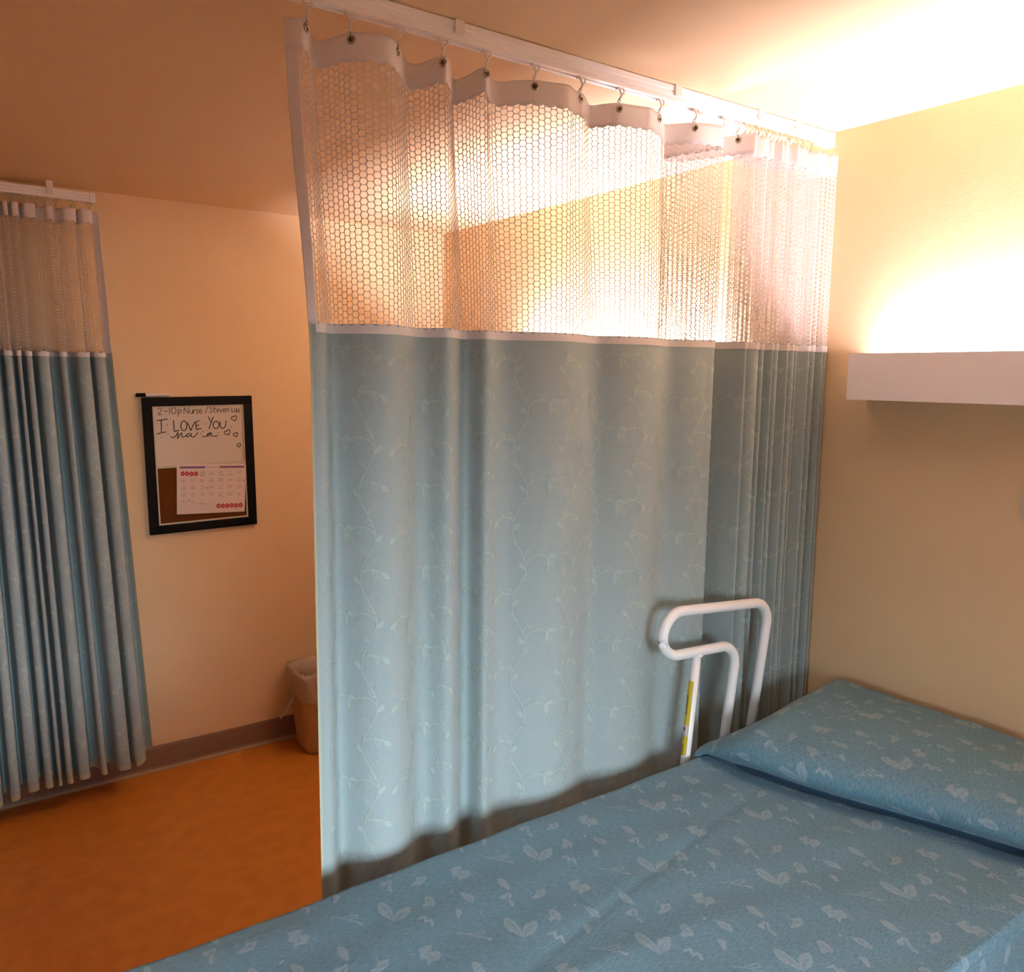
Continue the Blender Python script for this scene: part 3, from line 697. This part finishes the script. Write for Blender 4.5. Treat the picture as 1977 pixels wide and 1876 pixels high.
# ------------------------------------------------------------------ message board on the far wall
bd = thing('message_board', 'black framed board on the far wall, whiteboard above and cork below', 'message board', (.956, YF, 1.346))
bd.rotation_euler = (0, math.radians(-.75), 0)
BW, BH = .4545, .580
def homography(src, dst):
    A = []; B = []
    for (x, y), (u, v) in zip(src, dst):
        A += [[x, y, 1, 0, 0, 0, -u*x, -u*y], [0, 0, 0, x, y, 1, -v*x, -v*y]]; B += [u, v]
    h = np.linalg.solve(np.array(A, float), np.array(B, float)); return np.append(h, 1).reshape(3, 3)
HM = homography([(240, 218), (1470, 200), (1555, 1650), (355, 1767)], [(-BW/2, BH/2), (BW/2, BH/2), (BW/2, -BH/2), (-BW/2, -BH/2)])
def B2(x, y):
    p = HM @ (x, y, 1); return p[0]/p[2], p[1]/p[2]
fr = MB(); fwid = .0375; dep = .022
x0, x1, z0, z1 = -BW/2, BW/2, -BH/2, BH/2
for a, b in (((x0, z1-fwid), (x1, z1)), ((x0, z0), (x1, z0+fwid)), ((x0, z0+fwid), (x0+fwid, z1-fwid)), ((x1-fwid, z0+fwid), (x1, z1-fwid))):
    fr.box((a[0], -dep, a[1]), (b[0], -.0005, b[1]))
fr.obj('frame', M_black, bd, bevel=.002)
ix0, ix1, iz0, iz1 = x0+fwid, x1-fwid, z0+fwid, z1-fwid
zm = (B2(900, 975)[1])
tw = .0065; tm = MB()
for a, b in (((ix0, iz1-tw), (ix1, iz1)), ((ix0, iz0), (ix1, iz0+tw)), ((ix0, iz0+tw), (ix0+tw, iz1-tw)), ((ix1-tw, iz0+tw), (ix1, iz1-tw)), ((ix0+tw, zm-.006), (ix1-tw, zm+.004))):
    tm.box((a[0], -.0165, a[1]), (b[0], -.010, b[1]))
tm.obj('inner_trim', M_trim, bd)
wbd = MB().box((ix0, -.0120, zm), (ix1, -.006, iz1)).obj('whiteboard', M_board, bd)
MB().box((ix0, -.0120, iz0), (ix1, -.006, zm)).obj('corkboard', M_cork, bd)
def strokes2d(S, y):
    mb = MB()
    S2 = []
    for P, wd in S:                                   # sharp corners become separate strokes
        P = np.asarray(P, float)
        if len(P) <= 5: S2 += [(P[i:i+2], wd) for i in range(len(P)-1)]
        else: S2.append((P, wd))
    for P, wd in S2:
        P = np.array([B2(*p) for p in P]); t = np.gradient(P, axis=0); t /= np.maximum(np.linalg.norm(t, axis=1, keepdims=True), 1e-9)
        n = np.c_[-t[:, 1], t[:, 0]]*wd/2; k = len(P)
        V = [(a, y, b) for a, b in np.vstack([P+n, P-n])]
        mb.add(V, [(i, i+1, k+i+1, k+i) for i in range(k-1)])
    return mb
GL = {'2': [[(0,.75),(.2,1),(.6,.95),(.7,.65),(0,0),(.9,.02)]], '-': [[(0,.5),(1,.5)]], '1': [[(.4,0),(.45,1)]],
 '0': [[(.5+.5*math.cos(a),.5+.5*math.sin(a)) for a in np.linspace(1.6,7.9,14)]], 'p': [[(0,-.45),(.05,.6)],[(.05,.45),(.5,.65),(.9,.4),(.5,.05),(.05,.15)]],
 'N': [[(0,0),(.1,.95),(.8,.05),(.95,1)]], 'u': [[(0,.55),(.05,.1),(.5,.02),(.85,.15),(.9,.6),(1,0)]], 'r': [[(.1,.55),(.15,0)],[(.15,.35),(.5,.6),(1,.5)]],
 's': [[(.9,.5),(.4,.6),(.2,.42),(.7,.25),(.6,.02),(0,.05)]], 'e': [[(.1,.28),(.9,.35),(.6,.6),(.15,.45),(.1,.12),(.5,0),(1,.1)]], '/': [[(0,-.05),(1,1.05)]],
 'S': [[(1,.85),(.55,1),(.15,.8),(.8,.4),(.6,.05),(0,.05)]], 't': [[(.5,1),(.45,.05),(.8,0)],[(0,.65),(1,.65)]], 'v': [[(0,.55),(.45,0),(1,.6)]],
 'n': [[(.05,.55),(.05,0)],[(.05,.4),(.5,.6),(.9,.45),(1,0)]], 'L': [[(0,.75),(.05,0),(1,.05)]]}
def textline(items, cap):
    S = []
    for ch, xa, xb, yb in items:
        for st in GL[ch]:
            P = catmull([(xa+(xb-xa)*a, yb-cap*b) for a, b in st], 4) if len(st) > 3 and ch not in 'NL/' else np.array([(xa+(xb-xa)*a, yb-cap*b) for a, b in st], float)
            S.append((P, .0029))
    return S
top_line = textline([('2',425,480,408),('-',492,535,406),('1',545,570,404),('0',578,628,402),('p',650,692,400),('N',715,775,402),('u',783,818,400),('r',822,848,398),('s',850,880,398),('e',884,922,397),('/',955,988,394),('S',1000,1040,390),('t',1043,1078,390),('e',1084,1114,389),('v',1118,1150,388),('e',1156,1184,388),('n',1190,1222,387),('L',1254,1282,386),('u',1285,1310,386),('u',1314,1340,386)], 72)
ell = lambda cx, cy, rx, ry: np.array([(cx+rx*math.cos(a), cy+ry*math.sin(a)) for a in np.linspace(-1.4, 5.2, 22)])
W_ = .0042
big = [([(412,478),(470,470),(535,460)],W_),([(462,470),(466,540),(468,606)],W_),([(412,628),(468,615),(522,604)],W_),
 ([(600,475),(606,540),(612,602),(668,586)],W_),(ell(718,537,34,56),W_),([(758,500),(778,548),(795,592),(818,540),(842,490)],W_),
 ([(850,498),(854,540),(858,580)],W_),([(850,498),(890,480)],W_),([(853,540),(890,528)],W_),([(858,580),(915,566)],W_),
 ([(993,435),(1008,472),(1025,503)],W_),([(1048,435),(1025,500),(1000,575)],W_),(ell(1080,530,33,42),W_),(catmull([(1125,490),(1128,545),(1152,568),(1184,545),(1192,480)],5),W_),
 (catmull([(570,660),(605,668),(640,635),(652,612),(650,680),(672,640),(695,618),(700,662),(725,660),(760,632),(785,618),(757,638),(757,662),(790,648),(800,622),(802,656),(828,665),(855,640),(876,612)],5),.0038),
 (catmull([(925,655),(962,660),(1000,632),(1022,615),(985,632),(986,656),(1018,642),(1026,618),(1032,648),(1062,656),(1106,648)],5),.0038)]
for x, y in ((530,530),(965,518),(1250,548),(540,635),(935,598),(910,625),(1105,615),(467,665)): big.append(([(x-5,y),(x+5,y)],.0038))
def heart(cx, cy, s, rot):
    P = []
    for t in np.linspace(0, 2*math.pi, 30):
        x = 16*math.sin(t)**3; y = -(13*math.cos(t)-5*math.cos(2*t)-2*math.cos(3*t)-math.cos(4*t)); c, q = math.cos(rot), math.sin(rot)
        P.append((cx+s*(x*c-y*q)/16, cy+s*(x*q+y*c)/16))
    return (np.array(P), .0036)
hearts = [heart(1283,455,33,-.35), heart(1210,614,34,-.6), heart(1303,640,27,-.4), heart(1340,760,24,-.4)]
strokes2d(top_line, -.0123).obj('handwriting', M_inkg, wbd)
strokes2d(big, -.0124).obj('handwriting', M_ink, wbd)
for hh in hearts: strokes2d([hh], -.0124).obj('drawn_heart', M_ink, wbd)
# calendar page pinned on the cork
cal = thing('calendar_page', 'white printed calendar page with red flowers pinned on the cork', 'calendar', tuple(bd.location))
cal.rotation_euler = bd.rotation_euler
def calendar():
    c = [(640, 968), (1418, 965), (1412, 1508), (650, 1535)]; mb = MB()
    def P(u, v, y):
        a = np.array(c, float); q = (a[0]*(1-u)+a[1]*u)*(1-v) + (a[3]*(1-u)+a[2]*u)*v; x, z = B2(*q); return (x, y, z)
    def quad(u0, v0, u1, v1, m, y): mb.add([P(u0, v1, y), P(u1, v1, y), P(u1, v0, y), P(u0, v0, y)], [(0, 1, 2, 3)], m)
    f_ = [P(0, 1, -.0170), P(1, 1, -.0170), P(1, 0, -.0170), P(0, 0, -.0170)]; b_ = [(x, -.0166, z) for x, y, z in f_]
    mb.add(f_+b_, [(0, 1, 2, 3), (7, 6, 5, 4), (0, 4, 5, 1), (1, 5, 6, 2), (2, 6, 7, 3), (3, 7, 4, 0)], 0)
    y1, y2 = -.01715, -.0173
    quad(.045, .045, .41, .088, 1, y1); quad(.62, .045, .975, .088, 1, y1)
    for k in range(9): quad(.43+.02*k, .06+.004*(k % 2), .443+.02*k, .075, 2, y1)
    r = np.random.default_rng(3)
    def flowers(u0, u1, v0, v1, n):
        for k in range(n):
            cu = u0+(u1-u0)*(k+.5)/n; cv = (v0+v1)/2 + r.uniform(-.006, .006)
            for j in range(5):
                a = 2*math.pi*j/5+k; R_ = .5*(u1-u0)/n; du, dv_ = R_*.62*math.cos(a), R_*1.0*math.sin(a)
                pts = [P(cu+du+.48*R_*math.cos(b), cv+dv_+.62*R_*math.sin(b), y2) for b in np.linspace(0, 2*math.pi, 8, endpoint=False)]
                mb.add(pts[::-1], [tuple(range(8))], 2)
    flowers(.055, .31, .155, .235, 4); flowers(.58, .97, .825, .905, 6)
    for row in range(5):
        for colm in range(7):
            if row == 0 and colm < 2: continue
            u0 = .05+.135*colm; v0 = .15+.145*row
            if row == 4 and colm > 2: continue
            for l in range(5):
                if r.uniform() < .22: continue
                a = r.uniform(.0, .03); b = r.uniform(.065, .10); quad(u0+a, v0+.016*l, u0+b, v0+.016*l+.009, 3, y1)
            if r.uniform() < .35: quad(u0+.01, v0+.085, u0+.11, v0+.090, 4, y1)
    for v0 in (.80, .87, .925): quad(.05, v0, .55, v0+.005, 3, y1)
    quad(.05, .80, .054, .93, 3, y1); quad(.34, .235, .40, .245, 2, y1)
    for cx, cy in ((988, 1238), (778, 1375), (1395, 1157)):
        pts = [(*B2(cx+9*math.cos(b), cy+9*math.sin(b)), 0) for b in np.linspace(0, 2*math.pi, 8, endpoint=False)]
        mb.add([(x, y2, z) for x, z, _ in pts][::-1], [tuple(range(8))], 4)
    mb.obj('page', [M_paper, M_purple, M_red, M_grey, M_greyd], cal)
calendar()
# marker lying on top of the frame
mk = thing('marker_pen', 'white marker with black cap lying on top of the black frame', 'marker', (.770, YF-.0115, 1.6445))
mk.rotation_euler = (0, math.radians(-1.0), 0)
def lathe_x(prof, seg=16):
    v = [(x, r*math.cos(2*math.pi*k/seg), r*math.sin(2*math.pi*k/seg)) for x, r in prof for k in range(seg)]
    f = [(i*seg+k, i*seg+(k+1) % seg, (i+1)*seg+(k+1) % seg, (i+1)*seg+k) for i in range(len(prof)-1) for k in range(seg)]
    return v, f
v, f = lathe_x([(-.066, 0), (-.066, .0070), (-.064, .0076), (-.030, .0078), (-.029, .0070)]); mesh_obj('cap', v, f, M_black, mk, True)
v, f = lathe_x([(-.030, .0068), (.060, .0068), (.066, .0060), (.067, .0045), (.067, 0)]); mesh_obj('barrel', v, f, M_white, mk, True)

# ------------------------------------------------------------------ waste bin behind the curtain edge
wb = thing('waste_bin', 'beige plastic waste bin by the far wall, half hidden by the curtain', 'waste bin', (1.440, 3.545, 0))
def rring(hx, hy, r, z, n=6, off=(0, 0)):
    P = []
    for cx, cy, a0 in ((1, 1, 0), (-1, 1, 90), (-1, -1, 180), (1, -1, 270)):
        for k in range(n+1):
            a = math.radians(a0+90*k/n); P.append((off[0]+cx*(hx-r)+r*math.cos(a), off[1]+cy*(hy-r)+r*math.sin(a), z))
    return P
def loft(rings, cap0=False, cap1=False):
    n = len(rings[0]); v = [p for r_ in rings for p in r_]
    f = [(i*n+k, i*n+(k+1) % n, (i+1)*n+(k+1) % n, (i+1)*n+k) for i in range(len(rings)-1) for k in range(n)]
    if cap0: f.append(tuple(range(n))[::-1])
    if cap1: f.append(tuple((len(rings)-1)*n+k for k in range(n)))
    return v, f
v, f = loft([rring(.113, .085, .035, .001), rring(.120, .092, .037, .02), rring(.148, .116, .045, .34), rring(.150, .118, .045, .342), rring(.146, .114, .044, .342), rring(.112, .084, .036, .02)], True, True)
mesh_obj('bin_body', v, f, M_can, wb, True)
rg = np.random.default_rng(5)
def wob(ring_, a):
    return [(x*(1+a*rg.uniform(-1, 1)), y*(1+a*rg.uniform(-1, 1)), z+a*.25*rg.uniform(-1, 1)) for x, y, z in ring_]
v, f = loft([wob(rring(.150, .120, .045, .262), .02), rring(.152, .121, .046, .285), wob(rring(.157, .125, .047, .31), .012), rring(.154, .122, .046, .345), wob(rring(.160, .122, .05, .375), .03), wob(rring(.155, .118, .05, .392), .035), wob(rring(.135, .10, .045, .388), .04), rring(.130, .10, .04, .30)])
lb = thing('bin_liner', 'clear plastic liner bag folded over the rim of the beige waste bin', 'bin bag', tuple(wb.location))
lo = mesh_obj('bag', v, f, M_bag, lb, True)
v, f = loft([[( -.150, -.02, .285), (-.152, .02, .28), (-.150, .03, .25), (-.148, -.01, .25)], [(-.185, -.015, .225), (-.187, .01, .222), (-.180, .02, .205), (-.178, -.005, .205)], [(-.222, -.01, .178), (-.223, .0, .177), (-.221, .005, .173), (-.220, -.005, .173)]], True, True)
mesh_obj('bag_tail', v, f, M_bag, lb, True)
